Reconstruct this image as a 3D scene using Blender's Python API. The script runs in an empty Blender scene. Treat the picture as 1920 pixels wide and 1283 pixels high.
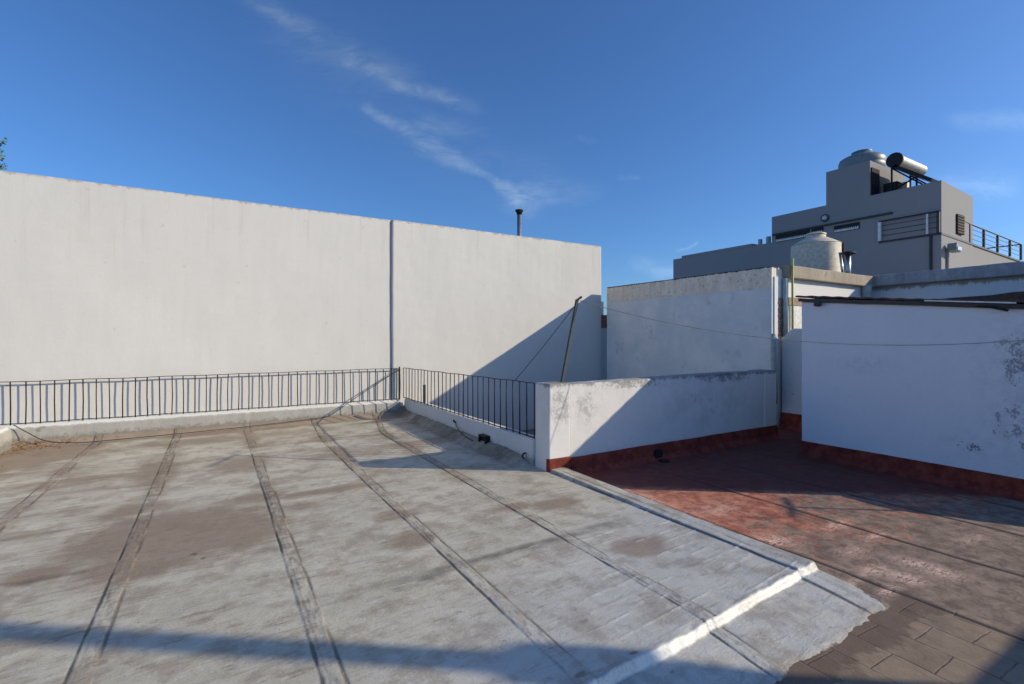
import bpy, bmesh, math, random
import numpy as np
from mathutils import Vector, noise as mn, Matrix
random.seed(7)
sc = bpy.context.scene
COL = sc.collection

# ------------------------------------------------------------------ camera
cam_d = bpy.data.cameras.new("camera"); cam = bpy.data.objects.new("camera", cam_d); COL.objects.link(cam)
cam.location = (0, 0, 1.65); cam.rotation_euler = (math.radians(90), 0, math.radians(-31.2))
cam_d.sensor_width = 36; cam_d.lens = 36 * 918 / 1920; cam_d.shift_y = -6.5 / 1920
cam_d.clip_start = 0.05; cam_d.clip_end = 5000
sc.camera = cam

# ------------------------------------------------------------------ sun, sky, exposure
SUN = Vector((.805, -.593, .451)).normalized()
SUN_EL = math.asin(SUN.z); SUN_ROT = math.atan2(SUN.x, SUN.y)
SUN_STRENGTH = 3.6; SUN_COL = (1.0, .88, .665)
SKY_STRENGTH = 0.139; EXPOSURE = 0.14
ld = bpy.data.lights.new("sun", 'SUN'); ld.energy = SUN_STRENGTH; ld.angle = math.radians(.53); ld.color = SUN_COL
lo = bpy.data.objects.new("sun", ld); COL.objects.link(lo)
lo.rotation_euler = SUN.to_track_quat('Z', 'Y').to_euler(); lo.location = (20, -15, 20)
sc.view_settings.view_transform = 'Standard'; sc.view_settings.look = 'None'
sc.view_settings.exposure = EXPOSURE; sc.view_settings.gamma = 1

class G:
    """small node-graph builder"""
    def __init__(s, tree): s.t = tree; s.n = tree.nodes; s.l = tree.links; s.n.clear()
    def new(s, typ, **kw):
        n = s.n.new(typ)
        for k, v in kw.items(): setattr(n, k, v)
        return n
    def put(s, sock, v):
        if isinstance(v, bpy.types.NodeSocket): s.l.new(v, sock)
        elif v is not None:
            if hasattr(sock, 'default_value'):
                try: sock.default_value = v
                except Exception: sock.default_value = tuple(v) + (1,)
    def m(s, op, a, b=None, c=None, clamp=False):
        n = s.new('ShaderNodeMath', operation=op, use_clamp=clamp)
        s.put(n.inputs[0], a); s.put(n.inputs[1], b); s.put(n.inputs[2], c); return n.outputs[0]
    def vm(s, op, a, b=None, out=0):
        n = s.new('ShaderNodeVectorMath', operation=op); s.put(n.inputs[0], a); s.put(n.inputs[1], b); return n.outputs[out]
    def mix(s, f, a, b, mode='MIX'):
        n = s.new('ShaderNodeMix', data_type='RGBA', blend_type=mode)
        s.put(n.inputs[0], f); s.put(n.inputs[6], a); s.put(n.inputs[7], b); return n.outputs[2]
    def noise(s, vec, scale, detail=5, rough=.55, dist=0.0):
        n = s.new('ShaderNodeTexNoise'); s.put(n.inputs['Vector'], vec); n.inputs['Scale'].default_value = scale
        n.inputs['Detail'].default_value = detail; n.inputs['Roughness'].default_value = rough
        n.inputs['Distortion'].default_value = dist; return n.outputs['Fac']
    def ss(s, v, a, b, lo=0., hi=1.):
        n = s.new('ShaderNodeMapRange', interpolation_type='SMOOTHSTEP'); s.put(n.inputs[0], v)
        n.inputs[1].default_value = a; n.inputs[2].default_value = b
        n.inputs[3].default_value = lo; n.inputs[4].default_value = hi; return n.outputs[0]
    def scale(s, v, xyz): return s.vm('MULTIPLY', v, xyz)
    def xyz(s, v):
        n = s.new('ShaderNodeSeparateXYZ'); s.put(n.inputs[0], v); return n.outputs
    def pos(s): return s.new('ShaderNodeNewGeometry').outputs['Position']
    def attr(s, name): return s.new('ShaderNodeAttribute', attribute_name=name).outputs['Fac']

# world: physical sky plus thin cirrus, laid out by world direction
w = bpy.data.worlds.new("World"); sc.world = w; w.use_nodes = True
g = G(w.node_tree)
sky = g.new('ShaderNodeTexSky', sky_type='NISHITA'); sky.sun_disc = False
sky.sun_elevation = SUN_EL; sky.sun_rotation = SUN_ROT; sky.altitude = 0
sky.air_density = 1.0; sky.dust_density = 0.8; sky.ozone_density = 10
D = g.new('ShaderNodeTexCoord').outputs['Generated']
F = (math.sin(math.radians(31.2)), math.cos(math.radians(31.2)), 0); R = (F[1], -F[0], 0)
df = g.m('MAXIMUM', g.vm('DOT_PRODUCT', D, F, 1), .05)
u = g.m('DIVIDE', g.vm('DOT_PRODUCT', D, R, 1), df); v = g.m('DIVIDE', g.xyz(D)[2], df)
cmb = g.new('ShaderNodeCombineXYZ'); g.put(cmb.inputs[0], u); g.put(cmb.inputs[1], v); UV = cmb.outputs[0]
wob = g.m('MULTIPLY', g.m('SUBTRACT', g.noise(UV, 7, 4, .6), .5), .07)
def seg(x0, y0, x1, y1, w0, w1, a0, a1):
    p = ((x0-960)/918, (635-y0)/918); q = ((x1-960)/918, (635-y1)/918)
    dx, dy = q[0]-p[0], q[1]-p[1]; L2 = dx*dx+dy*dy; L = math.sqrt(L2)
    ru = g.m('SUBTRACT', u, p[0]); rv = g.m('SUBTRACT', v, p[1])
    t0 = g.m('MULTIPLY_ADD', ru, dx/L2, g.m('MULTIPLY', rv, dy/L2))
    t = g.m('MINIMUM', g.m('MAXIMUM', t0, 0.), 1.)
    e = g.m('ADD', g.m('MULTIPLY_ADD', ru, -dy/L, g.m('MULTIPLY', rv, dx/L)), wob)
    al = g.m('MULTIPLY', g.m('SUBTRACT', t0, t), L)
    width = g.m('MULTIPLY_ADD', t, (w1-w0)/918, w0/918)
    d2 = g.m('ADD', g.m('MULTIPLY', e, e), g.m('MULTIPLY', g.m('MULTIPLY', al, al), .5))
    r = g.m('DIVIDE', d2, g.m('MULTIPLY', width, width))
    return g.m('MULTIPLY', g.m('EXPONENT', g.m('MULTIPLY', r, -1.)), g.m('MULTIPLY_ADD', t, a1-a0, a0))
segs = [seg(465, -10, 590, 75, 18, 26, .55, .5), seg(530, 60, 740, 140, 38, 30, .30, .5), seg(660, 115, 850, 190, 20, 12, .75, .65),
        seg(850, 190, 900, 215, 14, 20, .55, .08),
        seg(695, 205, 800, 262, 11, 18, .7, .7), seg(800, 235, 900, 250, 22, 18, .5, .15), seg(800, 262, 930, 345, 20, 9, .7, .55),
        seg(930, 345, 985, 378, 10, 20, .9, .9), seg(985, 370, 1100, 358, 24, 26, .75, .15), seg(900, 300, 1010, 320, 40, 50, .14, .1),
        seg(640, 120, 900, 300, 80, 80, .14, .08),
        seg(1800, 225, 1930, 232, 14, 14, .2, .3), seg(1790, 345, 1860, 345, 24, 30, .3, .35), seg(1165, 330, 1195, 334, 5, 4, .3, .3),
        seg(1270, 463, 1305, 461, 4, 3, .45, .45), seg(1200, 498, 1262, 510, 12, 16, .35, .4), seg(1090, 262, 1115, 262, 6, 5, .2, .2)]
tot = segs[0]
for q in segs[1:]: tot = g.m('MAXIMUM', tot, q)
mp = g.new('ShaderNodeMapping'); g.put(mp.inputs[0], UV); mp.inputs['Rotation'].default_value = (0, 0, math.radians(32)); mp.inputs['Scale'].default_value = (1, 3.2, 1)
st = g.noise(mp.outputs[0], 9, 9, .68, 1.1)
cl = g.m('MULTIPLY', tot, g.ss(st, .22, .76, .10, 1.25), clamp=True)
lum = g.vm('DOT_PRODUCT', sky.outputs[0], (.3, .4, .3), 1)
cc = g.new('ShaderNodeCombineXYZ')
g.put(cc.inputs[0], g.m('MULTIPLY', lum, 1.45)); g.put(cc.inputs[1], g.m('MULTIPLY', lum, 1.95)); g.put(cc.inputs[2], g.m('MULTIPLY', lum, 2.6))
skc = g.mix(g.m('MULTIPLY', cl, .56), sky.outputs[0], cc.outputs[0])
bg = g.new('ShaderNodeBackground'); g.put(bg.inputs[0], skc); bg.inputs[1].default_value = SKY_STRENGTH
g.l.new(bg.outputs[0], g.new('ShaderNodeOutputWorld').inputs[0])

# ------------------------------------------------------------------ materials
def mat(name, fn):
    m = bpy.data.materials.new(name); m.use_nodes = True
    g = G(m.node_tree); b = g.new('ShaderNodeBsdfPrincipled'); o = g.new('ShaderNodeOutputMaterial')
    g.l.new(b.outputs[0], o.inputs[0]); fn(g, b); return m
def bump(g, b, h, strength=.5, dist=.01):
    n = g.new('ShaderNodeBump'); n.inputs['Strength'].default_value = strength; n.inputs['Distance'].default_value = dist
    g.put(n.inputs['Height'], h); g.l.new(n.outputs[0], b.inputs['Normal'])
def dull(g, b, rough=.85): b.inputs['Roughness'].default_value = rough; b.inputs['Specular IOR Level'].default_value = .25

def plaster(name, base, vary=.06, mold=.0, moldcol=(.10, .10, .10), streak=.1, topz=None, topw=.06, topcol=(.12, .11, .10), blots=(), rough=.9, bstr=.35, tint=(.55, .5, .42), tintf=.1, basez=None):
    def fn(g, b):
        P = g.pos(); X, Y, Z = g.xyz(P)
        n1 = g.noise(P, 1.1, 6, .6); n2 = g.noise(g.scale(P, (5, 5, .55)), 1.6, 5, .6); n3 = g.noise(P, 22, 5, .65); n4 = g.noise(P, 4.5, 7, .7)
        k = g.m('ADD', 1 - vary*1.2 - streak*.5, g.m('ADD', g.m('MULTIPLY', n1, vary*2), g.m('MULTIPLY', n2, streak)))
        k = g.m('ADD', k, g.m('MULTIPLY', g.m('SUBTRACT', n3, .5), vary*1.4))
        c = g.vm('SCALE', base, None); c.node.inputs[3].default_value = 1; g.l.new(k, c.node.inputs[3])
        c = g.mix(g.m('MULTIPLY', g.ss(n4, .5, .75), tintf), c, tint + (1,))
        if 'big_wall' in name:
            c = g.mix(g.m('MULTIPLY', g.ss(g.noise(g.scale(P, (7, 7, .35)), 1.4, 7, .7), .52, .70), g.ss(Z, 2.6, 4.25, .06, .30)), c, (.46, .41, .33, 1))
            c = g.mix(g.m('MULTIPLY', g.ss(g.noise(P, .55, 6, .65), .5, .62), .16), c, (.56, .54, .50, 1))
            c = g.mix(g.m('MULTIPLY', g.ss(g.noise(P, 7, 3, .5), .70, .73), .22), c, (.35, .33, .29, 1))
        if mold:
            f = g.m('MULTIPLY', g.ss(g.m('ADD', n4, g.m('MULTIPLY', g.m('SUBTRACT', n1, .5), .5)), .62, .72), mold)
            c = g.mix(f, c, moldcol + (1,))
        for (bx, by, bz, rx, ry, rz, amt, thr) in blots:
            d = g.vm('LENGTH', g.vm('DIVIDE', g.vm('SUBTRACT', P, (bx, by, bz)), (rx, ry, rz)), None, 1)
            nn = g.m('ADD', g.m('MULTIPLY', g.noise(P, thr[0]*.6, 5, .65, .6), .5), g.m('MULTIPLY', g.noise(P, thr[0]*3.2, 7, .75), .5))
            c = g.mix(g.m('MULTIPLY', g.ss(d, .1, 1.2, .30, 0.), g.ss(g.noise(P, thr[0]*.7, 6, .7), .4, .65)), c, tuple(.45*q+.3*p for q, p in zip(base, moldcol)) + (1,))
            f = g.m('MULTIPLY', g.ss(g.m('SUBTRACT', nn, g.m('MULTIPLY', g.ss(d, .2, 1.1), .35)), thr[1], thr[1]+.06), amt)
            c = g.mix(f, c, moldcol + (1,))
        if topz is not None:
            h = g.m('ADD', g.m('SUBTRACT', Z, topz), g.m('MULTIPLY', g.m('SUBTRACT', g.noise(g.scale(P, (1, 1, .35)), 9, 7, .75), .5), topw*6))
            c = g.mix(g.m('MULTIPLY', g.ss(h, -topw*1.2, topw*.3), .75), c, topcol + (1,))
        if basez is not None:
            h = g.m('ADD', g.m('SUBTRACT', Z, basez), g.m('MULTIPLY', g.m('SUBTRACT', g.noise(P, 14, 7, .75), .5), .35))
            c = g.mix(g.ss(h, -.02, .06, .6, 0.), c, (.16, .15, .13, 1))
        g.put(b.inputs['Base Color'], c); dull(g, b, rough)
        bump(g, b, g.m('ADD', g.m('MULTIPLY', n3, .5), g.m('MULTIPLY', g.noise(P, 90, 4, .6), .5)), bstr, .012)
    return mat(name, fn)
def metal(name, col, rough=.5, metallic=.8, rust=0., rustcol=(.12, .05, .03)):
    def fn(g, b):
        P = g.pos(); n = g.noise(P, 14, 6, .65)
        c = g.mix(g.ss(n, .3, .7), tuple(x*.8 for x in col)+(1,), tuple(min(1, x*1.15) for x in col)+(1,))
        if rust: c = g.mix(g.m('MULTIPLY', g.ss(g.noise(P, 9, 7, .7), .5, .62), rust), c, rustcol+(1,))
        g.put(b.inputs['Base Color'], c); b.inputs['Roughness'].default_value = rough; b.inputs['Metallic'].default_value = metallic
        bump(g, b, n, .15, .004)
    return mat(name, fn)

M = {}
M['wallbig'] = plaster('big_wall_plaster', (.70, .675, .625), vary=.06, streak=.09, topz=4.22, topw=.035, topcol=(.36, .31, .23), tintf=.12, bstr=.22)
M['lowwall'] = plaster('low_wall_paint', (.78, .76, .72), vary=.05, streak=.08, topz=1.07, topw=.035, topcol=(.13, .13, .12), moldcol=(.2, .19, .17),
    blots=[(3.7, 4.9, .80, .40, .5, .55, .42, (9, .455)), (4.15, 4.9, .75, .40, .5, .45, .40, (16, .455)), (5.0, 4.9, 1.02, 1.6, .5, .14, .6, (8, .47)), (7.0, 4.9, 1.02, 1.8, .5, .16, .7, (9, .46)), (6.6, 4.9, .6, 2.0, .6, .6, .25, (5, .52)), (5.2, 4.9, .1, 1.6, .3, .12, .9, (16, .53))])
M['parapet'] = plaster('parapet_paint', (.70, .69, .66), vary=.08, streak=.15, moldcol=(.17, .16, .13), blots=[(3.5, 5.1, .8, .3, .4, .4, .6, (9, .5))], basez=.09)
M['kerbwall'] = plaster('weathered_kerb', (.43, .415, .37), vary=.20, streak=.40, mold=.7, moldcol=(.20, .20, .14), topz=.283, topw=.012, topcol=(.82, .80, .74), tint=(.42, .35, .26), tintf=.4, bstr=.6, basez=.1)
M['ledge'] = plaster('ledge_paint', (.80, .77, .71), vary=.06, mold=.15)
def house_fn(g, b):
    P = g.pos(); X, Y, Z = g.xyz(P)
    n1 = g.noise(P, 1.3, 6, .62); n3 = g.noise(P, 18, 6, .7); st_ = g.noise(g.scale(P, (2.2, 2.2, .9)), 2.6, 8, .72)
    white = g.mix(g.ss(n1, .35, .68), (.72, .74, .73, 1), (.88, .86, .82, 1))
    white = g.mix(g.m('MULTIPLY', g.ss(g.noise(P, 3.2, 8, .72), .56, .68), .30), white, (.30, .30, .29, 1))
    conc = g.mix(g.ss(st_, .3, .7), (.80, .66, .50, 1), (1.0, .90, .73, 1))
    conc = g.mix(g.m('MULTIPLY', g.ss(n3, .54, .66), .5), conc, (.16, .15, .13, 1))
    zl = g.m('ADD', Z, g.m('MULTIPLY', g.m('SUBTRACT', g.noise(P, 3.5, 7, .6), .5), .13))
    c = g.mix(g.ss(zl, 2.615, 2.64), white, conc)
    edge = g.m('MULTIPLY', g.ss(zl, 2.59, 2.625), g.ss(zl, 2.625, 2.66, 1., 0.))
    c = g.mix(g.m('MULTIPLY', edge, .5), c, (.75, .73, .68, 1))
    c = g.mix(g.ss(g.m('ADD', Z, g.m('MULTIPLY', n3, .1)), 3.07, 3.09), c, (.05, .05, .05, 1))
    g.put(b.inputs['Base Color'], c); dull(g, b, .92)
    bump(g, b, g.m('ADD', g.m('MULTIPLY', n3, .6), g.m('MULTIPLY', g.ss(zl, 2.615, 2.64), -.8)), .6, .02)
M['house'] = mat('weathered_house_wall', house_fn)
M['housefront'] = plaster('house_front_paint', (.82, .79, .74), vary=.04, streak=.04)
M['coping'] = plaster('weathered_coping', (.44, .37, .28), vary=.3, streak=.6, mold=.75, moldcol=(.12, .12, .09), tint=(.45, .30, .22), tintf=.5, bstr=.9)
M['copingdark'] = plaster('mossy_coping', (.40, .40, .41), vary=.35, streak=.7, mold=1.0, moldcol=(.05, .05, .05), tint=(.7, .7, .7), tintf=.5, bstr=.9)
M['sidehouse'] = plaster('side_house_paint', (.72, .73, .73), vary=.06, streak=.12, topz=2.80, topw=.055, topcol=(.16, .15, .12))
M['shed'] = plaster('shed_paint', (.80, .81, .84), vary=.05, streak=.05, topz=2.22, topw=.03, topcol=(.28, .26, .24), moldcol=(.15, .16, .19), bstr=.6,
    blots=[(7.45, 1.6, 1.45, .5, .62, .75, .68, (14, .475)), (7.45, 1.65, .7, .5, .55, .6, .68, (11, .485)), (7.45, 2.1, .42, .5, .35, .2, .85, (14, .52)), (7.45, 3.2, 1.3, .5, .5, .15, .7, (14, .66))])
M['passage'] = plaster('passage_paint', (.66, .68, .68), vary=.1, streak=.1, mold=.7, moldcol=(.25, .24, .24))
M['grey'] = plaster('grey_render', (.325, .312, .305), vary=.035, streak=.05, bstr=.3, tint=(.2, .19, .19))
M['greylit'] = M['grey']
M['court'] = plaster('courtyard_floor', (.26, .21, .16), vary=.2, mold=.4)
M['ground'] = plaster('ground_mat', (.16, .15, .13), vary=.2)
M['black'] = metal('black_iron', (.022, .020, .022), .55, .5, rust=.3)
M['darkrail'] = metal('dark_painted_steel', (.05, .045, .045), .5, .3)
M['galv'] = metal('galvanised_steel', (.50, .51, .52), .38, .9)
M['polesteel'] = metal('old_angle_steel', (.075, .085, .088), .75, .2, rust=.15, rustcol=(.07, .05, .03))
M['wire'] = metal('pale_wire', (.36, .34, .28), .6, .1)
M['darkwire'] = metal('dark_cable', (.03, .03, .03), .6, .0)
M['yellowpipe'] = metal('yellow_gas_pipe', (.50, .46, .12), .6, .0, rust=.4, rustcol=(.22, .20, .06))
M['greypipe'] = metal('pale_grey_plastic', (.42, .48, .46), .5, .0)
M['tankwhite'] = metal('cream_plastic', (.74, .64, .48), .5, .0)
M['tankgrey'] = metal('grey_green_plastic', (.20, .24, .23), .45, .0)
M['steeltank'] = metal('stainless_shell', (.36, .35, .32), .45, .5)
M['rust'] = metal('rusty_sheet', (.10, .07, .06), .8, .2, rust=.9, rustcol=(.20, .085, .045))
M['white'] = metal('white_panel', (.80, .78, .74), .6, .0)
M['brick'] = metal('old_brick', (.28, .15, .10), .9, .0, rust=.5, rustcol=(.13, .07, .05))
M['brown'] = metal('brown_lintel', (.34, .24, .18), .85, .0, rust=.4, rustcol=(.5, .42, .34))
M['glassdark'] = metal('dark_glass', (.012, .013, .015), .7, .0)
M['dark'] = metal('dark_opening', (.012, .010, .012), .9, .0)
M['lens'] = metal('frosted_lens', (.62, .64, .66), .35, .0)
M['bark'] = metal('bark', (.10, .075, .05), .9, .0)
M['leaf'] = metal('leaf_green', (.09, .16, .035), .6, .0)
M['dryleaf'] = metal('dry_leaf', (.36, .19, .07), .85, .0, rust=.5, rustcol=(.20, .11, .05))
def skirt_fn(g, b):
    P = g.pos(); n = g.noise(P, 7, 7, .7)
    c = g.mix(g.ss(n, .35, .65), (.155, .025, .017, 1), (.31, .060, .035, 1))
    c = g.mix(g.m('MULTIPLY', g.ss(g.noise(P, 25, 6, .7), .60, .68), .5), c, (.14, .04, .03, 1))
    g.put(b.inputs['Base Color'], c); dull(g, b, .75); bump(g, b, n, .5, .02)
M['skirt'] = mat('red_membrane_paint', skirt_fn)

def deck_fn(g, b):
    P = g.pos(); X, Y, Z = g.xyz(P)
    st, gr, si = g.attr('stain'), g.attr('grime_shade'), g.attr('silver')
    n1 = g.noise(P, 1.5, 7, .62); n2 = g.noise(P, 9, 8, .68); n3 = g.noise(P, 60, 6, .7)
    ns = g.noise(g.scale(P, (1.6, 9, 1)), 1.7, 8, .7, .6)
    c = g.mix(g.ss(n1, .3, .7), (.49, .448, .345, 1), (.63, .580, .455, 1))
    c = g.mix(g.m('MULTIPLY', g.ss(n2, .46, .66), .45), c, (.69, .65, .57, 1))
    c = g.mix(g.m('MULTIPLY', g.ss(ns, .52, .66), .42), c, (.30, .265, .225, 1))
    c = g.mix(g.m('MULTIPLY', si, g.ss(n2, .3, .6, .5, .9)), c, (.58, .565, .51, 1))
    f = g.ss(g.m('ADD', st, g.m('MULTIPLY', g.m('SUBTRACT', g.m('ADD', g.m('MULTIPLY', n2, .5), g.m('MULTIPLY', ns, .5)), .5), 1.3)), .22, .80)
    c = g.mix(g.m('MULTIPLY', f, g.ss(n3, .3, .7, .62, .84)), c, (.25, .163, .107, 1))
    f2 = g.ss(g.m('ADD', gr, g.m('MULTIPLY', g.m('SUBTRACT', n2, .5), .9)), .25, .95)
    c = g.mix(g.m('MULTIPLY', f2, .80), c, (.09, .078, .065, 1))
    sp = g.m('MULTIPLY', g.ss(g.noise(P, 28, 3, .5), .735, .76), .75)
    c = g.mix(sp, c, (.06, .05, .045, 1))
    c = g.mix(g.m('MULTIPLY', g.ss(n3, .56, .68), .35), c, (.80, .76, .67, 1))
    n4 = g.noise(P, 3.1, 8, .7); n5 = g.noise(P, 170, 4, .6)
    c = g.mix(g.m('MULTIPLY', g.ss(n4, .46, .62), .55), c, (.285, .225, .16, 1))
    n6 = g.noise(g.scale(P, (1.2, 7, 1)), 3.1, 9, .78, 1.0)
    c = g.mix(g.m('MULTIPLY', g.ss(n6, .54, .63), .48), c, (.20, .15, .105, 1))
    c = g.mix(g.m('MULTIPLY', g.ss(n5, .50, .70), .22), c, (.20, .185, .16, 1))
    c = g.mix(g.m('MULTIPLY', g.attr('foil_glint'), g.ss(n3, .30, .6, .35, .95)), c, (.88, .86, .79, 1))  # bright aluminium and painted sun glints
    pf = g.ss(g.m('ADD', g.attr('peel'), g.m('MULTIPLY', g.m('SUBTRACT', g.m('ADD', g.m('MULTIPLY', n2, .6), g.m('MULTIPLY', n3, .4)), .5), 2.4)), .52, .66)
    c = g.mix(pf, c, g.mix(g.ss(n4, .45, .55), (.20, .125, .09, 1), (.16, .13, .10, 1)))
    g.put(b.inputs['Base Color'], c)
    b.inputs['Metallic'].default_value = 0
    g.put(b.inputs['Roughness'], g.m('SUBTRACT', g.m('ADD', .66, g.m('MULTIPLY', st, .2)), g.m('MULTIPLY', si, .22)))
    g.put(b.inputs['Specular IOR Level'], g.m('ADD', .25, g.m('MULTIPLY', si, .6)))
    wr = g.noise(g.scale(P, (3, 9, 1)), 3.4, 7, .65, 1.2)
    h = g.m('ADD', g.m('MULTIPLY', n2, .35), g.m('ADD', g.m('MULTIPLY', n3, .26), g.m('ADD', g.m('MULTIPLY', wr, .45), g.m('MULTIPLY', n5, .08))))
    bump(g, b, h, .62, .016)
M['deck'] = mat('aluminised_roof_membrane', deck_fn)
def terr_fn(g, b):
    P = g.pos(); X, Y, Z = g.xyz(P)
    red, tile, gr, pale = g.attr('red'), g.attr('tile'), g.attr('grime_shade'), g.attr('pale')
    n2 = g.noise(P, 8, 8, .7); n3 = g.noise(P, 45, 6, .7); ns = g.noise(g.scale(P, (3.5, 1.6, 1)), 3.2, 9, .74, 1.4)
    brown = g.mix(g.ss(n2, .32, .68), (.15, .106, .080, 1), (.345, .250, .182, 1))
    redc = g.mix(g.ss(n2, .35, .65), (.30, .082, .046, 1), (.60, .25, .15, 1))
    redc = g.mix(g.attr('shed_shade'), redc, (.135, .024, .019, 1))  # red darkened where the shed's shadow falls
    f = g.ss(g.m('ADD', red, g.m('MULTIPLY', g.m('SUBTRACT', g.m('ADD', g.m('MULTIPLY', ns, .7), g.m('MULTIPLY', n3, .3)), .5), 2.6)), .42, .56)
    c = g.mix(f, brown, redc)
    pf = g.m('MULTIPLY', pale, g.ss(g.noise(g.scale(P, (2, 5, 1)), 6, 9, .80, 1.5), .44, .52))
    c = g.mix(g.m('MULTIPLY', pf, .92), c, (.88, .60, .47, 1))
    br = g.new('ShaderNodeTexBrick'); mpg = g.new('ShaderNodeMapping'); g.put(mpg.inputs[0], P)
    mpg.inputs['Rotation'].default_value = (0, 0, math.radians(90 + 2)); mpg.inputs['Location'].default_value = (.05, .08, 0)
    wv = g.new('ShaderNodeTexNoise'); wv.inputs['Scale'].default_value = 3.; g.put(wv.inputs['Vector'], P); wv.inputs['Detail'].default_value = 6
    g.put(br.inputs['Vector'], g.vm('ADD', mpg.outputs[0], g.scale(wv.outputs['Color'], (.045, .045, 0))))
    br.inputs['Scale'].default_value = 1; br.inputs['Brick Width'].default_value = .36; br.inputs['Row Height'].default_value = .25
    br.inputs['Mortar Size'].default_value = .006; br.inputs['Mortar Smooth'].default_value = .6; br.offset = .5
    br.inputs['Color1'].default_value = (.33, .24, .165, 1); br.inputs['Color2'].default_value = (.225, .158, .105, 1); br.inputs['Mortar'].default_value = (.115, .088, .065, 1)
    tc = g.mix(g.m('MULTIPLY', g.ss(n2, .40, .66), .55), br.outputs['Color'], (.38, .285, .20, 1))
    c = g.mix(g.m('MULTIPLY', g.ss(g.noise(g.scale(P, (2.2, 4, 1)), 2.6, 9, .78, 1.), .52, .62), .5), c, (.085, .058, .046, 1))
    tc = g.mix(g.ss(g.m('ADD', g.ss(Y, 1.02, 1.42), g.m('MULTIPLY', g.m('SUBTRACT', g.noise(P, 5, 9, .75), .5), 2.2)), .55, .75, 0., .7), tc, (.13, .085, .062, 1))
    c = g.mix(tile, c, tc)
    c = g.mix(g.m('MULTIPLY', g.ss(g.m('ADD', gr, g.m('MULTIPLY', g.m('SUBTRACT', n2, .5), .9)), .3, .8), .8), c, (.045, .036, .032, 1))
    g.put(b.inputs['Base Color'], c); dull(g, b, .78); b.inputs['Specular IOR Level'].default_value = .35
    h = g.m('ADD', g.m('MULTIPLY', g.m('MULTIPLY', br.outputs['Fac'], tile), -.35), g.m('ADD', g.m('MULTIPLY', ns, .5), g.m('MULTIPLY', n3, .25)))
    bump(g, b, h, .7, .014)
M['terrace'] = mat('painted_terrace', terr_fn)

# ------------------------------------------------------------------ object helpers
def tag(o, label=None, cat=None, group=None, kind=None):
    if label: o['label'] = label
    if cat: o['category'] = cat
    if group: o['group'] = group
    if kind: o['kind'] = kind
    return o
def thing(name, loc, label, cat, group=None):
    o = bpy.data.objects.new(name, None); COL.objects.link(o); o.location = loc; o.empty_display_size = .1
    return tag(o, label, cat, group)
def obj(name, bm, m, parent=None, smooth=False, bev=0, origin=None):
    """link a bmesh (built in world coordinates) as one object"""
    if parent is not None: off = Vector(parent.matrix_world_loc) if hasattr(parent, 'matrix_world_loc') else wloc(parent)
    elif origin is not None: off = Vector(origin)
    else:
        xs = [v.co for v in bm.verts]
        off = Vector(((min(c.x for c in xs)+max(c.x for c in xs))/2, (min(c.y for c in xs)+max(c.y for c in xs))/2, min(c.z for c in xs)))
    for v in bm.verts: v.co -= off
    me = bpy.data.meshes.new(name); bm.to_mesh(me); bm.free()
    if smooth:
        for p in me.polygons: p.use_smooth = True
    o = bpy.data.objects.new(name, me); COL.objects.link(o); me.materials.append(m)
    if parent is not None: o.parent = parent
    else: o.location = off
    if bev:
        md = o.modifiers.new('bevel', 'BEVEL'); md.width = bev; md.segments = 3; md.limit_method = 'ANGLE'; md.angle_limit = math.radians(40); md.harden_normals = False
    return o
def wloc(o):
    v = Vector(o.location)
    while o.parent: o = o.parent; v += Vector(o.location)
    return v
def box(bm, x0, x1, y0, y1, z0, z1):
    vs = [bm.verts.new(p) for p in ((x0,y0,z0),(x1,y0,z0),(x1,y1,z0),(x0,y1,z0),(x0,y0,z1),(x1,y0,z1),(x1,y1,z1),(x0,y1,z1))]
    for f in ((0,3,2,1),(4,5,6,7),(0,1,5,4),(1,2,6,5),(2,3,7,6),(3,0,4,7)): bm.faces.new([vs[i] for i in f])
    return vs
def prism(bm, pts, axis, a, b):
    """extrude a 2-D outline: axis 'x' -> pts are (y,z); 'y' -> (x,z); 'z' -> (x,y)"""
    def P(p, t): return (t, p[0], p[1]) if axis == 'x' else (p[0], t, p[1]) if axis == 'y' else (p[0], p[1], t)
    A = [bm.verts.new(P(p, a)) for p in pts]; B = [bm.verts.new(P(p, b)) for p in pts]
    n = len(pts); bm.faces.new(A[::-1]); bm.faces.new(B)
    for i in range(n): bm.faces.new((A[i], A[(i+1) % n], B[(i+1) % n], B[i]))
    bmesh.ops.recalc_face_normals(bm, faces=bm.faces[:])
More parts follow.
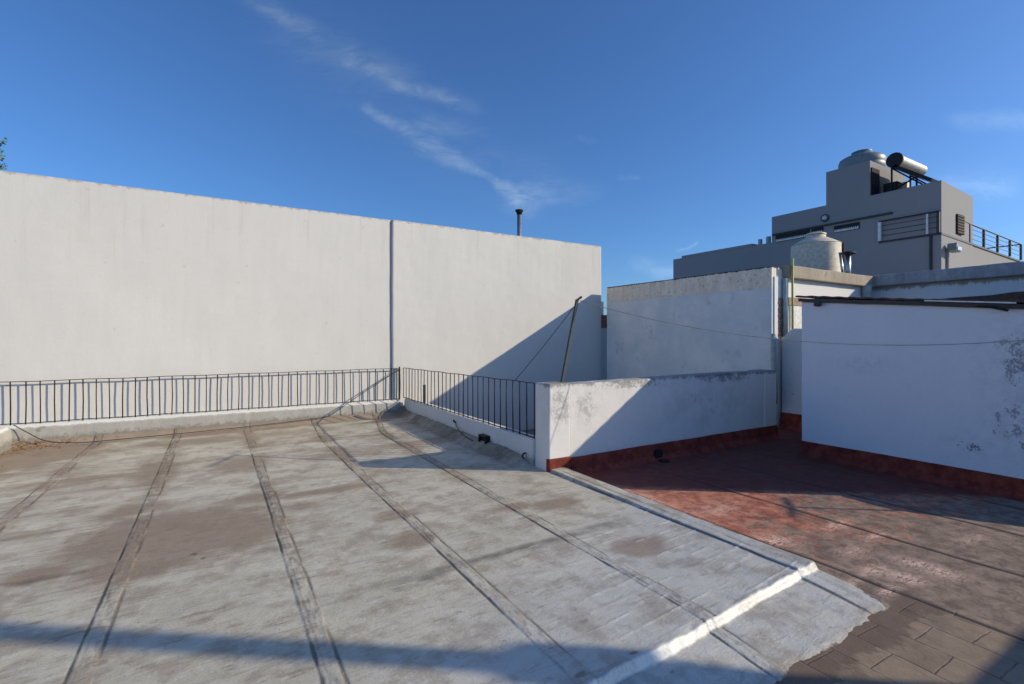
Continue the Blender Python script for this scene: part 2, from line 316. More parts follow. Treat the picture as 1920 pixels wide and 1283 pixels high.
def gbox(x0, x1, y0, y1, z0, z1, s=.12, amp=.004, sc_=1.3, zfun=None, zmin=-9):
    """box whose faces are divided, then made slightly uneven like trowelled plaster"""
    bm = bmesh.new(); cache = {}
    def ax(a, b):
        n = max(1, min(160, int(round((b-a)/s)))); return [a+(b-a)*i/n for i in range(n+1)]
    X, Y, Z = ax(x0, x1), ax(y0, y1), ax(z0, z1)
    def V(x, y, z):
        k = (round(x, 5), round(y, 5), round(z, 5))
        if k not in cache:
            zz = z
            if zfun: zz = z0+(z-z0)*(zfun(x, y)-z0)/(z1-z0)
            d = mn.noise_vector(Vector((x, y, zz))*sc_)*amp + mn.noise_vector(Vector((x, y, zz))*sc_*4)*amp*.35
            cache[k] = bm.verts.new((x+d.x, y+d.y, zz+(d.z if z > z0+1e-6 else 0)))
        return cache[k]
    def face(f, A, B, rev):
        for i in range(len(A)-1):
            for j in range(len(B)-1):
                q = [f(A[i], B[j]), f(A[i+1], B[j]), f(A[i+1], B[j+1]), f(A[i], B[j+1])]
                bm.faces.new(q[::-1] if rev else q)
    face(lambda a, b: V(a, b, z1), X, Y, False); face(lambda a, b: V(a, b, z0), X, Y, True)
    face(lambda a, b: V(a, y0, b), X, Z, False); face(lambda a, b: V(a, y1, b), X, Z, True)
    face(lambda a, b: V(x0, a, b), Y, Z, True); face(lambda a, b: V(x1, a, b), Y, Z, False)
    return bm
def tube(bm, pts, r, n=8, r2=None, cap=True):
    pts = [Vector(p) for p in pts]; rings = []
    up = None
    for i, p in enumerate(pts):
        d = (pts[min(i+1, len(pts)-1)] - pts[max(i-1, 0)]).normalized()
        if up is None:
            up = Vector((0, 0, 1)) if abs(d.z) < .9 else Vector((1, 0, 0))
        a = d.cross(up).normalized(); b_ = d.cross(a).normalized(); up = a.cross(d).normalized()
        rr = r if r2 is None else r+(r2-r)*i/(len(pts)-1)
        rings.append([bm.verts.new(p+a*math.cos(2*math.pi*k/n)*rr+b_*math.sin(2*math.pi*k/n)*rr) for k in range(n)])
    for i in range(len(rings)-1):
        for k in range(n): bm.faces.new((rings[i][k], rings[i][(k+1) % n], rings[i+1][(k+1) % n], rings[i+1][k]))
    if cap: bm.faces.new(rings[0][::-1]); bm.faces.new(rings[-1])
    bmesh.ops.recalc_face_normals(bm, faces=bm.faces[:])
def lathe(bm, c, prof, n=36):
    rings = []
    for r, z in prof:
        rings.append([bm.verts.new((c[0]+r*math.cos(2*math.pi*k/n), c[1]+r*math.sin(2*math.pi*k/n), c[2]+z)) for k in range(n)])
    for i in range(len(rings)-1):
        for k in range(n): bm.faces.new((rings[i][k], rings[i][(k+1) % n], rings[i+1][(k+1) % n], rings[i+1][k]))
    bm.faces.new(rings[0][::-1]); bm.faces.new(rings[-1])
B = bmesh.new
def quick(fn, *a, **k): bm = B(); fn(bm, *a, **k); return bm
def sagline(p, q, sag, n=24):
    p, q = Vector(p), Vector(q); return [p.lerp(q, i/n)-Vector((0, 0, sag*4*(i/n)*(1-i/n))) for i in range(n+1)]

# numpy value noise
def _hash(ix, iy, s): 
    h = (ix*374761393 + iy*668265263 + s*1442695041) & 0xffffffff
    h = ((h ^ (h >> 13))*1274126177) & 0xffffffff; return ((h ^ (h >> 16)) & 0xffff)/65535.
def vn(x, y, s=0):
    ix = np.floor(x).astype(np.int64); iy = np.floor(y).astype(np.int64); fx = x-ix; fy = y-iy
    fx = fx*fx*(3-2*fx); fy = fy*fy*(3-2*fy)
    return (_hash(ix, iy, s)*(1-fx)+_hash(ix+1, iy, s)*fx)*(1-fy)+(_hash(ix, iy+1, s)*(1-fx)+_hash(ix+1, iy+1, s)*fx)*fy
def fbm(x, y, s=0, o=4):
    t = 0; a = .5; n = 0
    for i in range(o): t = t+a*vn(x*2**i+17.3*i, y*2**i-9.1*i, s+i); n += a; a *= .5
    return t/n
def sst(a, b, x): t = np.clip((x-a)/(b-a), 0, 1); return t*t*(3-2*t)
def grid_obj(name, xs, ys, Z, m, attrs):
    nx, ny = len(xs), len(ys); XX, YY = np.meshgrid(xs, ys)
    co = np.stack([XX, YY, Z], -1).reshape(-1, 3).astype(np.float32)
    me = bpy.data.meshes.new(name); me.vertices.add(nx*ny); me.vertices.foreach_set('co', co.ravel())
    i = np.arange((ny-1)*(nx-1)); r = i//(nx-1); c = i % (nx-1); a = r*nx+c
    q = np.stack([a, a+1, a+nx+1, a+nx], -1).astype(np.int32); nf = len(q)
    me.loops.add(nf*4); me.loops.foreach_set('vertex_index', q.ravel()); me.polygons.add(nf)
    me.polygons.foreach_set('loop_start', np.arange(0, nf*4, 4, dtype=np.int32)); me.polygons.foreach_set('loop_total', np.full(nf, 4, dtype=np.int32))
    me.polygons.foreach_set('use_smooth', np.ones(nf, dtype=bool)); me.update(calc_edges=True); me.validate()
    for k, v in attrs.items():
        at = me.attributes.new(k, 'FLOAT', 'POINT'); at.data.foreach_set('value', np.clip(v, 0, 1).astype(np.float32).ravel())
    o = bpy.data.objects.new(name, me); COL.objects.link(o); me.materials.append(m); return o

# ------------------------------------------------------------------ setting: ground, roof deck, terrace, courtyard
bm = B(); vs = [bm.verts.new(p) for p in ((-1500, -1500, -6), (1500, -1500, -6), (1500, 1500, -6), (-1500, 1500, -6))]; bm.faces.new(vs)
tag(obj('ground', bm, M['ground'], origin=(0, 0, -6)), kind='structure')

SEAMS = (-1.62, -.56, .49, 1.53, 2.50)
def axis(a, b, fine, coarse, centres, half):
    out = [a]
    while out[-1] < b:
        x = out[-1]; d = min(abs(x-c) for c in centres)
        out.append(min(b, x+(fine if d < half else coarse)))
    return np.array(out)
xs = axis(-2.64, 3.76, .007, .0165, SEAMS+(3.53, 3.75), .095)
ys = [-1.5]
while ys[-1] < 10.32:
    y = ys[-1]; ys.append(min(10.32, y+(.06 if y < 1.1 else .008 if 1.1 <= y < 2.2 else .012 if y < 3.6 else .018 if y < 6 else .028)))
ys = np.array(ys); X, Y = np.meshgrid(xs, ys)
stepY = 1.82+.05*(X-1.5)+.055*(fbm(X*1.8, Y*0, 5)-.5)+.022*(fbm(X*11, Y*0, 15)-.5)
up = sst(0, 1, (Y-(stepY-.036-.010*fbm(X*9, Y*0, 6)))/.036)
Z = -(.046+.012*(fbm(X*3, Y*0, 7)-.5)+.034*sst(stepY-.04, 1.42, Y))*(1-up)
Z = Z+.012*(fbm(X*.7, Y*.5, 1)-.5)+.006*(fbm(X*3, Y*2.2, 2)-.5)*(1+2*sst(2.6, 1.6, Y))
grime_shade = np.zeros_like(Z); stain = np.zeros_like(Z)
for i, s0 in enumerate(SEAMS):
    s = s0+.014*(fbm(Y*.5+i*9, Y*0+i, 11, 2)-.5)*2
    if i == 4: s = s+.34*sst(8.2, 10.3, Y)
    if i == 3: s = s+.12*sst(8.2, 10.3, Y)
    wl = .052+.005*(fbm(Y*2.5, Y*0+i*3., 21, 5)-.5)*2; wr = .052+.006*(fbm(Y*2.5, Y*0+i*5.+40, 22, 5)-.5)*2
    d = X-s; inside = sst(-wl-.006, -wl+.006, d)*sst(wr+.006, wr-.006, d)
    pucker = .007*(fbm(X*30, Y*9+i*7, 31+i)-.5)+.003*(fbm(X*60, Y*40+i*7, 35+i)-.5)
    Z = Z+inside*(.0045+pucker)
    eL = np.exp(-((d+wl)/.008)**2); eR = np.exp(-((d-wr)/.008)**2)
    ln = fbm(Y*2.3, Y*0+i*7., 41); rn = fbm(Y*2.3, Y*0+i*11.+3, 42)
    Z = Z-.004*(eL*sst(.40, .6, ln)+eR*sst(.4, .6, rn))
    grime_shade = grime_shade+eL*(.15+1.0*sst(.42, .6, ln))+eR*(.25+1.0*sst(.38, .6, rn))+inside*(.22+.16*sst(.35, .7, fbm(X*0+i, Y*1.3, 58))+.26*sst(.50, .75, fbm(X*44, Y*14, 59+i, 5))+.18*np.exp(-((d+.02)/.006)**2))
    grime_shade = grime_shade+.30*(1-inside)*(np.exp(-(np.maximum(np.abs(d)-wl, 0)/.05)**2))*sst(.35, .6, fbm(X*3, Y*1.5, 66+i))
    grime_shade = grime_shade+.16*np.exp(-(d/.13)**2)*fbm(X*5, Y*2.3, 57+i)*sst(3.0, 4.5, Y)
    stain = stain+.38*np.exp(-(d/.13)**2)*sst(3.2, 5, Y)
near = np.exp(-((Y-stepY+.01)/.035)**2); Z = Z+near*.014*(fbm(X*24, Y*34, 8)-.5)+near*.020*(fbm(X*6, Y*7, 9)-.5)
foil_glint = sst(.35, .6, np.exp(-((Y-stepY+.022)/(.014+.012*fbm(X*4, Y*0, 14)))**2)*(.55+.75*fbm(X*16, Y*16, 10)))*(X < 3.56)*(.45+.6*fbm(X*5, Y*0, 13))+.6*np.exp(-((X-3.6)/.07)**2-((Y-stepY+.02)/.09)**2)  # fresh aluminium with sun glint painted bright along the step face
# fine wrinkles across the sheets
wr_mask = sst(1.5, 2.2, X)*sst(3.9, 3.1, Y)*sst(1.8, 2.0, Y)
ph = (Y-.07*(X-3)+.02*fbm(X*2, Y*2, 61))/.135
rid = np.exp(-(((ph-np.floor(ph))-.5)/.055)**2)*sst(.50, .60, fbm(X*2.6, np.floor(ph)*3.7, 62, 3))
Z = Z+.0050*rid*wr_mask; foil_glint = foil_glint+.55*rid*wr_mask*sst(.45, .7, fbm(X*20, Y*9, 64))  # wrinkle crests catching the sun, painted in as bright colour
ph2 = Y/.115+.6*fbm(X*2, Y, 63)
Z = Z+.0016*np.sin(ph2*2*math.pi)*sst(1.5, 1.9, X)*sst(3.1, 2.9, X)*sst(5.8, 6.6, Y)*sst(9.6, 8.6, Y)
grime_shade = grime_shade+.30*(np.sin(ph2*2*math.pi) > .6)*sst(1.4, 1.9, X)*sst(3.1, 2.9, X)*sst(6.0, 6.8, Y)*sst(9.6, 8.6, Y)  # thin dark stripes along the ripples
# kerb along the right edge and cants at the parapets
kz = .026*sst(3.535, 3.56, X)*sst(1.7, 2.0, Y)
kz = kz*(.25+.75*sst(2.2, 4.9, Y))+.006*sst(3.535, 3.55, X)+.004*sst(3.64, 3.65, X)
Z = Z+np.where(Y < 5.15, kz, 0)
e1 = np.exp(-((X-3.535-.02*(fbm(Y*2, Y*0, 71)-.5))/.012)**2)*(Y < 5.0); grime_shade = grime_shade+e1*(.5+1.0*sst(.3, .6, fbm(Y*3, Y*0, 77)))
e2 = np.exp(-((X-3.625-.05*(fbm(Y*1.4, Y*0, 72)-.5))/.008)**2)*(Y < 5.0); grime_shade = grime_shade+e2*1.1*sst(.35, .6, fbm(Y*2.4, Y*0, 78))+.45*(X > 3.53)*(Y < 5)*sst(.5, .7, fbm(X*18, Y*5, 79))
grime_shade = grime_shade+.5*sst(3.725, 3.75, X)
cant = (.085+.05*fbm(Y*3, Y*0, 76))*sst(3.26, 3.5, X+.09*(fbm(Y*2.5, X*2, 73)-.5))*sst(5.15, 5.6, Y); Z = Z+cant
Z = Z+.085*sst(10.05, 10.30, Y)
grime_shade = grime_shade+.85*sst(3.05, 3.3, X+.2*(fbm(X*4, Y*3, 75)-.5))*sst(4.9, 5.6, Y)*(.45+.7*fbm(X*3, Y*2.2, 74, 6))
stain = stain+.9*sst(9.7, 10.25, Y)+.42*sst(4.2, 8.5, Y)*sst(.35, .65, fbm(X*1.2, Y*2.6, 84))+.25*sst(.5, .7, fbm(X*.9+5, Y*3.1, 85))
STAINS = [(-0.28, 4.89, 0.759, 0.717, 1.1), (0.14, 4.97, 0.488, 0.497, 1.0), (-0.56, 4.41, 0.349, 0.406, 1.0), (-0.8, 4.97, 0.24, 0.44, 0.6), (-1.09, 4.64, 0.256, 0.167, 0.95), (0.31, 5.71, 0.506, 0.267, 0.8), (-0.67, 5.85, 0.292, 0.324, 0.8), (-0.62, 7.46, 0.342, 1.044, 0.75), (0.28, 7.43, 0.448, 0.51, 0.7), (1.38, 3.89, 0.253, 0.228, 0.85), (1.46, 4.48, 0.259, 0.19, 0.7), (2.9, 3.96, 0.337, 0.179, 0.9), (2.49, 4.11, 0.241, 0.157, 0.75), (2.43, 3.73, 0.14, 0.11, 0.6), (2.9, 2.84, 0.296, 0.192, 1.0), (-2.39, 9.68, 0.971, 1.802, 1.0), (1.07, 5.57, 0.799, 0.156, 0.85), (0.7, 5.2, 0.361, 0.165, 0.6), (1.71, 6.2, 0.465, 0.303, 0.5), (1.42, 7.38, 0.706, 0.48, 0.55), (0.69, 8.66, 0.876, 0.444, 0.5), (-1.35, 7.5, 0.859, 0.198, 0.75), (-1.21, 6.95, 0.599, 0.146, 0.6), (-1.21, 5.59, 0.624, 0.077, 0.6), (-1.23, 6.2, 0.584, 0.095, 0.5), (-0.45, 7.8, 0.727, 0.199, 0.6), (0.73, 3.45, 0.25, 0.227, 0.35), (2.74, 5.57, 0.542, 0.227, 0.5), (2.41, 8.11, 0.615, 0.526, 0.5), (-0.39, 9.32, 1.946, 0.382, 0.7), (1.26, 9.36, 1.301, 0.428, 0.6), (0.54, 2.81, 0.202, 0.05, 0.3), (-0.04, 3.4, 0.217, 0.065, 0.3)]
for cx, cy, rx, ry, a in STAINS:
    dx = (X-cx)/rx+.5*(fbm(X*2.4, Y*2.4, 81)-.5)*2; dy = (Y-cy)/ry+.5*(fbm(X*2.4+30, Y*2.4, 82)-.5)*2
    stain = np.maximum(stain, a*np.exp(-(dx*dx+dy*dy)**1.3*.8))
GRIME_SHADE = [(2.0, 3.26, 1.4, .075, .80), (1.3, 3.22, .5, .06, .70), (2.9, 3.30, .5, .08, .70), (1.28, 3.19, 0.191, 0.071, 0.75), (1.08, 3.15, 0.204, 0.054, 0.6), (0.68, 3.2, 0.232, 0.052, 0.5), (1.76, 3.22, 0.207, 0.07, 0.6), (2.19, 3.21, 0.292, 0.074, 0.6), (3.01, 3.24, 0.38, 0.083, 0.6), (3.58, 3.2, 0.172, 0.078, 0.4), (-1.07, 4.54, 0.209, 0.09, 0.7), (-0.9, 4.53, 0.298, 0.061, 0.6), (-1.27, 5.04, 0.183, 0.061, 0.5), (-1.48, 7.22, 0.203, 0.103, 0.5), (0.15, 5.19, 0.283, 0.062, 0.5), (0.34, 5.33, 0.237, 0.067, 0.4), (-0.44, 3.84, 0.077, 0.155, 0.3), (1.88, 1.87, 0.032, 0.016, 1.3), (1.53, 1.88, 0.036, 0.018, 1.3), (2.0, 1.72, 0.016, 0.009, 1.2), (-0.14, 4.46, 0.033, 0.033, 1.1), (-0.08, 4.34, 0.023, 0.032, 0.9), (-0.34, 4.49, 0.028, 0.022, 0.7), (2.83, 9.71, 0.49, 0.125, 0.9), (2.36, 8.41, 0.632, 0.14, 0.5)]  # deck dirt spots, plus a soft cast shadow painted as the long cross band
for cx, cy, rx, ry, a in GRIME_SHADE:
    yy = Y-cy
    grime_shade = np.maximum(grime_shade, a*np.exp(-(((X-cx)/rx)**2+(yy/ry)**2)))
silver = sst(3.6, 2.3, Y-.5*(X-2.2))*.95
# ragged front edge of the membrane, where it dives under the tiles
edge = 1.375+.035*(fbm(X*3, Y*0, 91)-.5)*2+.014*(fbm(X*25, Y*25, 92)-.5)*2
edge = np.where(X > 3.45, edge+.02, edge)
Z = np.where(Y < stepY-.1, Z, Z); Z = Z-.06*sst(.0, -.012, Y-edge)
grime_shade = grime_shade+.25*sst(.10, 0, Y-edge); stain = stain+.5*sst(.3, 0, Y-edge); peel = sst(.11, .01, Y-edge)*1.0+.9*sst(3.66, 3.76, X)*sst(1.75, 1.5, Y)
Z = Z-.024*sst(.10, .0, Y-edge)
drop = sst(3.75, 3.76, X)*.09; Z = Z-drop
deck = grid_obj('roof_deck', xs, ys, Z, M['deck'], {'stain': stain, 'grime_shade': grime_shade, 'silver': silver, 'foil_glint': foil_glint, 'peel': peel}); tag(deck, kind='structure')

xs = np.concatenate([np.arange(-2.7, 2.2, .06), np.arange(2.2, 7.6, .0155), np.arange(7.6, 13.3, .08)]); ys = np.concatenate([np.arange(-5, .5, .08), np.arange(.5, 5.1, .0155), np.arange(5.1, 5.56, .04)])
X, Y = np.meshgrid(xs, ys)
Z = -.088+.010*(fbm(X*.8, Y*.8, 3)-.5)+.006*(fbm(X*4, Y*3, 4)-.5)
Z = np.where((X < 3.72) & (Y > 1.5), -.3, Z)
grime_shade = np.zeros_like(Z)
for i, s0 in enumerate((3.99, 5.02, 6.05, 7.0)):
    s = s0+.05*(fbm(Y*.9+i*5, Y*0, 12+i)-.5); d = X-s
    live = sst(.9, 1.2, Y+.0*X)
    Z = Z+.006*sst(-.004, .004, d)*sst(.10, .04, d)-.006*np.exp(-(d/.01)**2)
    grime_shade = grime_shade+(1.3*np.exp(-(d/.011)**2)+.25*np.exp(-((d-.09)/.02)**2))
bnd = 1.75+.35*(fbm(X*1.6, Y*1.2, 21)-.5)*2
red = .37+.57*sst(2.3, 3.6, Y+.3*(fbm(X*2, Y*2, 22)-.5)+.35*(4.6-X))+.22*sst(5.4, 6.4, X)*sst(1.7, 2.2, Y)+.18*np.exp(-((X-4.6)/.5)**2)*sst(1.7, 1.9, Y)
red = red*sst(bnd-.12, bnd+.12, Y+.35*(4.2-X)*(X < 4.2)+.0*X)
red = np.where(X > 5.05, red*.92, red)
shed_shade = sst(5.70, 5.95, .593*X+.805*Y+.15*(fbm(X*2, Y*2, 27)-.5))*.85; red = np.maximum(red, shed_shade*1.2)  # shed's shade painted into the floor colour along its shadow edge
pale = 0.70*np.exp(-((X-3.72)/0.198)**2-((Y-3.08)/0.208)**2)+0.90*np.exp(-((X-4.09)/0.234)**2-((Y-2.43)/0.130)**2)+0.60*np.exp(-((X-4.37)/0.270)**2-((Y-3.18)/0.156)**2)+1.00*np.exp(-((X-4.62)/0.108)**2-((Y-1.54)/0.208)**2)+1.00*np.exp(-((X-4.28)/0.108)**2-((Y-1.55)/0.104)**2)+0.90*np.exp(-((X-4.95)/0.234)**2-((Y-2.33)/0.065)**2)+0.80*np.exp(-((X-4.97)/0.180)**2-((Y-2.03)/0.052)**2)+0.90*np.exp(-((X-4.24)/0.135)**2-((Y-1.74)/0.065)**2)+0.60*np.exp(-((X-4.45)/0.180)**2-((Y-1.97)/0.091)**2)+1.00*np.exp(-((X-3.95)/0.108)**2-((Y-1.54)/0.039)**2)+0.70*np.exp(-((X-3.83)/0.225)**2-((Y-1.73)/0.033)**2)+0.50*np.exp(-((X-4.02)/0.135)**2-((Y-3.78)/0.390)**2)+0.40*np.exp(-((X-5.61)/0.270)**2-((Y-1.57)/0.078)**2)
red = red-.30*np.exp(-((X-4.45)/.45)**2-((Y-1.95)/.30)**2)-.22*np.exp(-((X-4.4)/.3)**2-((Y-2.7)/.35)**2)+.20*pale
tile = sst(1.50, 1.44, Y+.05*(fbm(X*6, Y*6, 23)-.5))*sst(4.02, 3.99, X)
tile = np.maximum(tile, sst(.9, .8, Y))
grime_shade = grime_shade+.55*sst(.16, 0, np.abs(Y-1.36))*(X < 3.8)*fbm(X*4, Y*6, 24)+.25*np.exp(-((X-3.80)/.05)**2)*(Y < 4.9)
terr = grid_obj('terrace_floor', xs, ys, Z, M['terrace'], {'red': red, 'pale': pale, 'tile': tile, 'grime_shade': grime_shade, 'shed_shade': shed_shade}); tag(terr, kind='structure')
tag(obj('courtyard_floor', gbox(3.6, 9.24, 5.0, 10.40, -.9, -.66, .3), M['court']), kind='structure')
# masonry carrying the roof deck and terrace
tag(obj('roof_base', quick(box, -2.9, 3.5, -5, 10.35, -5.99, -.34), M['ledge']), kind='structure')
tag(obj('terrace_base', quick(box, 3.505, 13.19, -5, 4.97, -5.99, -.34), M['ledge']), kind='structure')

# ------------------------------------------------------------------ walls round the roof
tag(obj('party_wall', gbox(-14, 3.262, 10.46, 10.76, -5.99, 4.225, .14, .006), M['wallbig'], bev=.02),
    'long white rendered party wall rising behind the left roof railing', 'wall')
tag(obj('party_wall', gbox(3.27, 9.24, 10.41, 10.80, -5.99, 4.235, .10, .008), M['wallbig'], bev=.04),
    'right-hand white party wall with the big slanting shadow, stepping forward beyond the vertical joint', 'wall')

def profile_wall(name, prof, axis_, a, b, m, parent=None, n=60, amp=.006, bev=.01):
    bm = B(); rows = []
    for i in range(n+1):
        t = a+(b-a)*i/n; row = []
        for p in prof:
            c = Vector((t, p[0], p[1]) if axis_ == 'x' else (p[0], t, p[1]))
            d = mn.noise_vector(c*1.7)*amp+mn.noise_vector(c*7)*amp*.5; row.append(bm.verts.new(c+d))
        rows.append(row)
    k = len(prof)
    for i in range(n):
        for j in range(k): bm.faces.new((rows[i][j], rows[i][(j+1) % k], rows[i+1][(j+1) % k], rows[i+1][j]))
    bm.faces.new(rows[0]); bm.faces.new(rows[-1]); bmesh.ops.recalc_face_normals(bm, faces=bm.faces[:])
    return obj(name, bm, m, parent, bev=bev)
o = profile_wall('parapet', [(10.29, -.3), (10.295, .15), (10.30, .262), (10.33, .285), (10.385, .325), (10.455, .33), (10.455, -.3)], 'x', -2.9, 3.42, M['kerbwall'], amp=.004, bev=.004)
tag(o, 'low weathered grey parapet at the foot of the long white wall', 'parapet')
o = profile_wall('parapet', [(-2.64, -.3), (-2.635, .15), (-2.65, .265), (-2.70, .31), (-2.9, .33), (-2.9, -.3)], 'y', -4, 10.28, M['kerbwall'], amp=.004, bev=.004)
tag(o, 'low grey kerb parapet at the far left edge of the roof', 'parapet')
o = profile_wall('parapet', [(3.50, -.7), (3.50, .05), (3.495, .20), (3.50, .335), (3.52, .352), (3.60, .356), (3.68, .345), (3.69, .2), (3.69, -.7)], 'y', 5.262, 10.29, M['parapet'], amp=.011, n=90)
tag(o, 'low white parapet under the right railing, running back to the corner', 'parapet')

lw = thing('low_wall', (6, 5.1, -.1), 'waist-high white wall with a red base and black mould along its top, crossing the middle of the roof', 'wall')
obj('wall', gbox(3.862, 8.40, 4.97, 5.24, -.3, 1.075, .09, .006, zfun=lambda x, y: 1.078+.012*math.sin(x*1.1)), M['lowwall'], lw, bev=.018)
obj('pillar', gbox(3.53, 3.86, 4.945, 5.26, -.3, 1.085, .05, .005), M['lowwall'], lw, bev=.022)
def skirting(parent, x0, x1, yf, zt, zb=-.12, n=60, axis_='x', sgn=-1):
    prof = [(yf-sgn*.004, zb), (yf-sgn*.004, zt), (yf+sgn*.006, zt-.004), (yf+sgn*.010, zt-.06), (yf+sgn*.02, zb+.10), (yf+sgn*.07, zb+.045), (yf+sgn*.12, zb+.03), (yf+sgn*.12, zb)]
    return profile_wall('skirting', prof, axis_, x0, x1, M['skirt'], parent, n, .005, 0)
skirting(lw, 3.875, 8.43, 4.944, .135)
s_ = obj('skirting', gbox(3.520, 3.870, 4.930, 5.0, -.1, .152, .03, .006), M['skirt'], lw, bev=.015); obj('end_pier', gbox(8.08, 8.42, 4.945, 5.26, -.3, 1.095, .06, .005), M['lowwall'], lw, bev=.015)
s_['label'] = 'sunlit orange-red painted foot of the pillar'
pw = thing('passage_wall', (9.6, 4.3, -.1), 'blotchy pale wall with a red foot in the shaded passage beside the shed', 'wall')
obj('wall', gbox(9.42, 9.7, 4.02, 5.44, -.3, 1.84, .1, .012, zfun=lambda x, y: 1.84-.20*max(0, min(1, (y-5.28)/.12))), M['passage'], pw, bev=.04)
skirting(pw, 4.02, 5.44, 9.418, .22, axis_='y', n=30)

# ------------------------------------------------------------------ neighbouring white houses
h1 = thing('white_house', (11, 8, -6), 'weathered white flat-roofed house with a bare concrete band round its top', 'house')
obj('wall', gbox(9.2, 13.2, 5.5, 10.17, -5.99, 3.055, .12, .010), M['house'], h1, bev=.02)
obj('front_plaster', gbox(9.27, 13.19, 5.478, 5.50, -1, 2.86, .2, .003), M['housefront'], h1)
obj('coping', gbox(9.56, 13.32, 5.36, 5.62, 2.84, 3.09, .07, .012, 2.2), M['coping'], h1, bev=.02)
w_ = obj('window', quick(box, 9.78, 11.0, 5.455, 5.476, 1.2, 2.30), M['white'], h1, bev=.006)
obj('lintel', quick(box, 9.72, 11.1, 5.45, 5.476, 2.305, 2.47), M['brown'], h1, bev=.006)
bb = B()
for k in range(12):
    z0 = 1.70+k*.063; box(bb, 9.395+.01*(k % 2), 9.51, 5.455+.006*random.random(), 5.477, z0, z0+.052)
obj('exposed_bricks', bb, M['brick'], h1, bev=.004)
tag(obj('gas_pipe', quick(tube, [(9.62, 5.33, 3.21), (9.62, 5.33, 2.4), (9.63, 5.335, 1.72)], .021, 10), M['yellowpipe'], smooth=True), 'thin yellow-green pipe standing up past the coping at the corner of the white house', 'pipe')
dp = thing('downpipe', (9.53, 5.40, 1.6), 'fat pale grey downpipe beside the thin yellow pipe on the sunlit house front', 'pipe')
obj('pipe', quick(tube, [(9.54, 5.425, 2.83), (9.54, 5.425, 1.68)], .052, 16), M['greypipe'], dp, smooth=True)
obj('collar', quick(tube, [(9.54, 5.425, 2.3), (9.54, 5.425, 2.2)], .056, 16), M['greypipe'], dp)
tag(obj('downpipe', quick(tube, [(9.17, 5.44, 1.74), (9.16, 5.44, 1.4), (9.19, 5.44, 1.05), (9.21, 5.44, .4)], .05, 12), M['greypipe'], smooth=True), 'short pale bent pipe at the foot of the white house corner, in shade', 'pipe')

h2 = thing('side_house', (15, 3, -6), 'white house on the right with a dark mossy coping, in shade above the shed roof', 'house')
obj('wall', gbox(13.2, 15.9, -3, 5.49, -5.99, 3.0, .25, .008), M['sidehouse'], h2)
obj('coping', gbox(13.06, 15.9, -3, 5.47, 2.86, 3.115, .08, .014, 2.2), M['copingdark'], h2, bev=.02)
tag(obj('drain_spout', quick(tube, [(12.75, 5.38, 2.86), (12.75, 5.38, 2.45)], .10, 12, .075), M['greypipe'], smooth=False), 'short grey drain spout under the corner where the two copings meet', 'spout')

# rusty sheet roof behind the shed
rr = B()
for k in range(34):
    x0 = 9.2+k*.1; r_ = .02 if k % 2 else 0
    vs = [rr.verts.new(p) for p in ((x0, -1.2, 2.22+r_), (x0+.1, -1.2, 2.22+(.02-r_)), (x0+.1, 4.1, 2.26+(.02-r_)), (x0, 4.1, 2.26+r_))]
    rr.faces.new(vs)
bmesh.ops.remove_doubles(rr, verts=rr.verts[:], dist=.001)
rs = thing('rusty_roof', (10.5, 2, 2.1), 'rusty brown sheet roof showing just above the shed roof at the right edge', 'roof')
rb = B(); prism(rb, [(-1.2, 2.12), (4.1, 2.28), (4.1, 2.33), (3.0, 2.365), (1.9, 2.42), (-1.2, 2.52)], 'x', 10.95, 12.55)
bmesh.ops.subdivide_edges(rb, edges=rb.edges[:], cuts=12, use_grid_fill=True)
for v_ in rb.verts: v_.co += mn.noise_vector(v_.co*3)*.02
obj('sheeting', rb, M['rust'], rs); rr.free()
obj('wall', quick(box, 11.05, 12.5, -1.1, 1.6, -.3, 2.11), M['sidehouse'], rs)

# ------------------------------------------------------------------ shed
sh = thing('shed', (8.2, 2.8, -.1), 'blue-white rendered shed with a dark sheet roof, red foot and mould spots, at the right', 'shed')
roofz = lambda y: 1.965+(y-1.6)*.098
obj('wall', gbox(7.46, 12.6, 1.62, 4.0, -.3, 2.0, .08, .006, zfun=lambda x, y: roofz(y)), M['shed'], sh, bev=.012)
rb = B()
def corr(bm, x0, x1, y0, y1, dz, th, n=60, wave=.018, pit=.13):
    nx = int((x1-x0)/(pit/6)); rows = []
    for i in range(nx+1):
        x = x0+(x1-x0)*i/nx; row = []
        for t in (0, 1):
            for j in range(n+1):
                y = y0+(y1-y0)*j/n
                wz = wave*.5*math.sin(2*math.pi*y/pit)
                row.append(bm.verts.new((x+.01*mn.noise(Vector((y*3, 1, t))), y, roofz(y)+dz+wz*.4+(.008*mn.noise(Vector((x*2, y*2, 0))))+t*th)))
        rows.append(row)
    k = n+1
    for i in range(nx):
        for j in range(n):
            bm.faces.new((rows[i][j], rows[i][j+1], rows[i+1][j+1], rows[i+1][j])); bm.faces.new((rows[i][k+j+1], rows[i][k+j], rows[i+1][k+j], rows[i+1][k+j+1]))
    for r_ in (rows[0], rows[-1]):
        for j in range(n): bm.faces.new((r_[j], r_[k+j], r_[k+j+1], r_[j+1]))
    for i in range(nx):
        for j in (0, n): bm.faces.new((rows[i][j], rows[i+1][j], rows[i+1][k+j], rows[i][k+j]))
    bmesh.ops.recalc_face_normals(bm, faces=bm.faces[:])
corr(rb, 7.40, 10.9, 1.50, 4.06, .062, .022, 120, pit=.18)
obj('roof', rb, M['rust'], sh, smooth=False)
